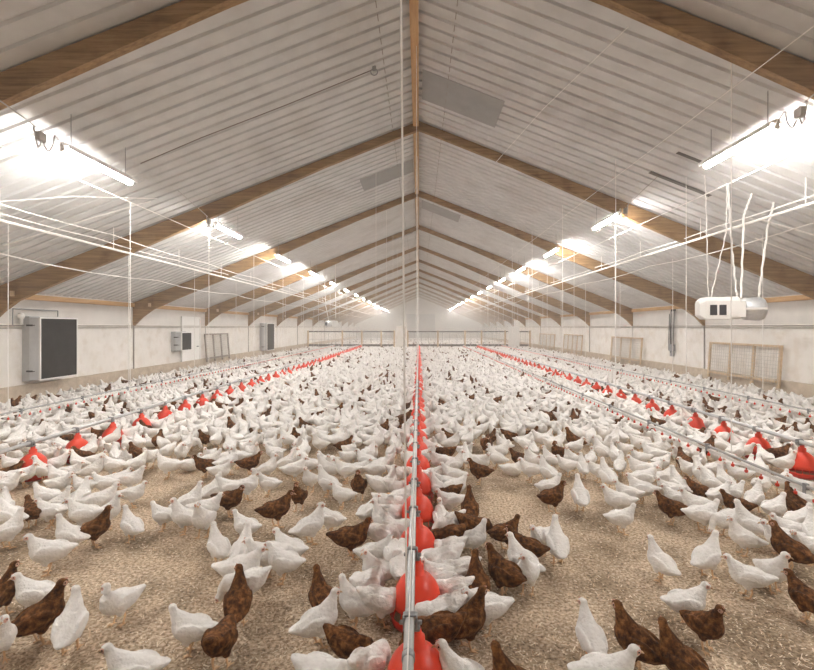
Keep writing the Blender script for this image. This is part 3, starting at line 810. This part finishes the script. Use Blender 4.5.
YAWS = {'u': (0, 42, -42), 'n': (0, 38, -38), 'p': (0, 25), 's': (0,), 't': (140, -60)}
def variant(b, i):
    po = b[4]; k = po[0]
    if po.endswith('+'): return (k, 42)
    ys = YAWS[k]
    return (k, ys[(i * 7 + int(abs(b[5]))) % len(ys)])
CUSTOM = {(34, 589): 'white chicken facing left behind the tall brown chicken, near left edge',
 (41, 613): 'tall brown chicken stretching upright with its back turned, bottom left',
 (71, 620): 'white chicken standing upright right beside the tall brown chicken, bottom left',
 (2, 588): 'brown chicken cut off by the left edge of the picture',
 (-1, 632): 'white chicken cut off at left edge, head facing right',
 (118, 596): 'lone white chicken with head turned back on bare litter, bottom left',
 (132, 664): 'white chicken facing left, cut off at the bottom left edge',
 (190, 622): 'plump white chicken facing left, touching a brown chicken seen from behind',
 (238, 598): 'brown chicken seen from behind, looking left, in front of white one',
 (221, 636): 'brown chicken seen from behind with its head down, bottom left',
 (242, 566): 'white chicken leaning right above the brown one looking left',
 (245, 582): 'white chicken pecking behind the brown chicken that looks left',
 (321, 592): 'small brown chicken behind the large white chicken left of centre feeder',
 (320, 615): 'large white chicken with raised neck facing right, left of centre feeder',
 (357, 597): 'white chicken facing left with raised head, nearest left of second pan',
 (350, 640): 'brown chicken pecking with its tail up left, beside the nearest pan',
 (326, 672): 'white chicken with raised tail cut off at bottom, left of nearest pan',
 (370, 657): 'white chicken leaning into the nearest red pan from the left',
 (464, 617): 'dark brown chicken standing with raised neck right of nearest pan',
 (436, 625): 'dark brown chicken pecking just behind the nearest red pan',
 (476, 602): 'white chicken directly behind the dark brown chicken with raised neck',
 (447, 676): 'white chicken head at the bottom edge before the nearest pan',
 (514, 681): 'brown chicken at the bottom edge right of centre, only head visible',
 (590, 629): 'lone white chicken seen from behind on bare litter, bottom right',
 (636, 638): 'brown chicken facing left away, beside white one at bottom edge',
 (608, 671): 'white chicken facing right, cut off at the bottom right edge',
 (681, 656): 'second brown chicken at bottom right, cut off by the bottom edge',
 (688, 597): 'white chicken facing right behind the upright brown chicken, bottom right',
 (706, 619): 'upright brown chicken facing the camera, bottom right',
 (747, 571): 'white chicken facing left with tail drooping right, lower right',
 (774, 566): 'slim white chicken facing the camera behind a white tail, lower right',
 (806, 593): 'brown chicken at the right edge on bare litter',
 (474, 534): 'white chicken facing right in front of a brown one, right of fourth pan',
 (555, 540): 'white chicken seen from behind alone on litter right of centre',
 (48, 550): 'long white chicken facing left with low head, lower left'}
def facing(h, x, y):
    vd = math.degrees(math.atan2(y, x)) - 90          # how far the view ray is turned from straight ahead
    h = (h - vd) % 360
    return ['facing right', 'turned away rightward', 'facing away', 'turned away leftward', 'facing left', 'facing front left', 'facing the camera', 'facing front right'][int(((h + 22.5) % 360) // 45)]
POSEW = {'u': 'upright', 'n': 'walking', 'p': 'pecking', 's': 'resting', 't': 'preening'}
seen = {}
CP = PANS['centre']; LINES = (('centre', -.047), ('left', -4.86), ('right', 4.82))
def auto_label(b):
    ln, lx = min(LINES, key=lambda q: abs(b[1] - q[1]))
    ps = PANS[ln]; k = min(range(len(ps)), key=lambda i: abs(ps[i] - b[2]))
    d = b[1] - lx; side = 'left' if d < 0 else 'right'
    c = int(abs(d) * 100)
    for cc in range(c, c + 40):
        L = f'{b[0]} {POSEW[b[4][0]]} chicken {facing(b[3], b[1], b[2])}, {cc} cm {side} of {ln} line {nth(k)} pan'
        if L not in seen: break
    seen[L] = 1
    return L
allind = [(b, True) for b in birds] + [(b, False) for b in ind]
for i, (b, hand) in enumerate(allind):
    v = variant(b, i); e = PRO[v]; colr = b[0]; near_ = b[2] < 4.6
    o = bpy.data.objects.new(colr + '_chicken', e[colr, 'near' if near_ else 'far']); C.objects.link(o)
    sc = .86 + .17 * random.random()
    if colr == 'brown': sc *= 1.02
    o.location = (b[1], b[2], 0); o.rotation_euler.z = R(b[3] + random.uniform(-6, 6)); o.scale = (sc,) * 3
    key = (int(b[5]), int(b[6]))
    tag(o, CUSTOM.get(key) if hand and key in CUSTOM else auto_label(b), 'chicken', ('white' if colr == 'white' else 'brown') + ' chickens on the litter')
    if near_:
        for nm, me in (('beak', e['beak']), ('comb', e['comb']), ('eye', e['eyes'][0]), ('eye', e['eyes'][1])):
            c = bpy.data.objects.new(nm, me); C.objects.link(c); c.parent = o
# everything farther away: one countless flock
VV = []; TT = []; MM = []; off = 0
for i, b in enumerate(rest):
    v = variant(b, i); l = LOD[v][0 if b[2] < 13 else 1]
    a = R(b[3]); sc = .85 + .18 * random.random(); ca, sa = math.cos(a)*sc, math.sin(a)*sc
    V = l[0]
    W = np.empty_like(V); W[:, 0] = V[:, 0]*ca - V[:, 1]*sa + b[1]; W[:, 1] = V[:, 0]*sa + V[:, 1]*ca + b[2]; W[:, 2] = V[:, 2]*sc
    VV.append(W); TT.append(l[1] + off); off += len(V)
    MM.append(np.where(l[2] == 2, 2, 1 if b[0] == 'brown' else 0))
me = raw_mesh('distant_flock', np.vstack(VV), np.vstack(TT), np.concatenate(MM), [M['feather'], M['brown'], M['shank']])
o = bpy.data.objects.new('distant_flock', me); C.objects.link(o)
tag(o, 'dense distant flock of white chickens with scattered brown ones filling the barn', 'chickens', kind='stuff')
print('birds hand', NH, 'ind', len(ind), 'rest', len(rest), 'verts', off)

# ------------------------------------------------------------------ wood shavings on the near litter
n = 60000
yy = 1.3 + 8.5 * rng.random(n)**1.5; xx = (rng.random(n)*2 - 1) * np.minimum(yy * .95 + .3, 8)
ln = .005 + .011 * rng.random(n)**2; wd = .0015 + .0028 * rng.random(n)
big = rng.random(n) < .01; ln[big] *= 2.4
an = rng.random(n) * 2*PI; tilt = (rng.random(n) - .5) * .8
dx, dy, dz = np.cos(an)*np.cos(tilt), np.sin(an)*np.cos(tilt), np.sin(tilt)
qx, qy = -np.sin(an), np.cos(an)
z0 = .004 + np.abs(dz)*ln + .004*rng.random(n)
V = np.empty((n, 4, 3), np.float32)
for k, (a, b) in enumerate(((-1, -1), (1, -1), (1, 1), (-1, 1))):
    V[:, k, 0] = xx + a*ln*dx + b*wd*qx; V[:, k, 1] = yy + a*ln*dy + b*wd*qy; V[:, k, 2] = z0 + a*ln*dz
base = np.arange(n, dtype=np.int32)[:, None] * 4
T = np.concatenate([base + np.array([[0, 1, 2]]), base + np.array([[0, 2, 3]])], 1).reshape(-1, 3)
mi = rng.choice(3, n, p=[.36, .34, .30]); MI = np.repeat(mi, 2)
me = raw_mesh('wood_shavings', V.reshape(-1, 3), T, MI, [M['straw1'], M['straw2'], M['straw3']], False)
o = bpy.data.objects.new('wood_shavings', me); C.objects.link(o)
tag(o, 'loose tan wood shavings strewn over the litter floor', 'wood shavings', kind='stuff')

# ------------------------------------------------------------------ world, haze, camera
w = bpy.data.worlds.new('world'); S.world = w; w.use_nodes = True
nt = w.node_tree
nt.nodes['Background'].inputs['Color'].default_value = (1, .96, .92, 1)
nt.nodes['Background'].inputs['Strength'].default_value = .05
HAZE = .006
if HAZE:
    vs = nt.nodes.new('ShaderNodeVolumeScatter'); vs.inputs['Density'].default_value = HAZE
    vs.inputs['Color'].default_value = (1, .95, .90, 1); vs.inputs['Anisotropy'].default_value = .3
    nt.links.new(vs.outputs[0], nt.nodes['World Output'].inputs['Volume'])
vs_ = [(-HW+.15, 41.5, .02), (HW-.15, 41.5, .02), (HW-.15, 41.5, roof(HW)-.1), (0, 41.5, RZ-.2), (-HW+.15, 41.5, roof(HW)-.1)]
vs_ += [(a, 69.8, c) for a, b, c in vs_]
hm = bpy.data.materials.new('dust'); hm.use_nodes = True
hn = hm.node_tree; hn.nodes.remove(hn.nodes['Principled BSDF'])
hv = hn.nodes.new('ShaderNodeVolumeScatter'); hv.inputs['Density'].default_value = .032; hv.inputs['Color'].default_value = (1, .93, .88, 1); hv.inputs['Anisotropy'].default_value = .2
hn.links.new(hv.outputs[0], hn.nodes['Material Output'].inputs['Volume'])
ho = MB().add(vs_, [(0, 1, 2, 3, 4), (9, 8, 7, 6, 5), (0, 5, 6, 1), (1, 6, 7, 2), (2, 7, 8, 3), (3, 8, 9, 4), (4, 9, 5, 0)]).build('dust_haze', hm)
tag(ho, 'pale warm dust haze hanging at the far end of the barn', 'haze', kind='stuff')
cam = bpy.data.cameras.new('camera'); co = bpy.data.objects.new('camera', cam); C.objects.link(co)
co.location = (0, 0, CZ); co.rotation_euler = (PI/2, 0, 0)
cam.sensor_fit = 'HORIZONTAL'; cam.sensor_width = 36; cam.lens = 36 * F / 814
cam.shift_x = -(VX - 407) / 814; cam.shift_y = (VY - 335) / 814
cam.clip_start = .05; cam.clip_end = 300
S.camera = co
S.view_settings.view_transform = 'Standard'; S.view_settings.look = 'None'
S.view_settings.exposure = 1.62; S.view_settings.gamma = 1; S.view_settings.use_curve_mapping = False
S.cycles.max_bounces = 8; S.cycles.diffuse_bounces = 6; S.cycles.volume_bounces = 1
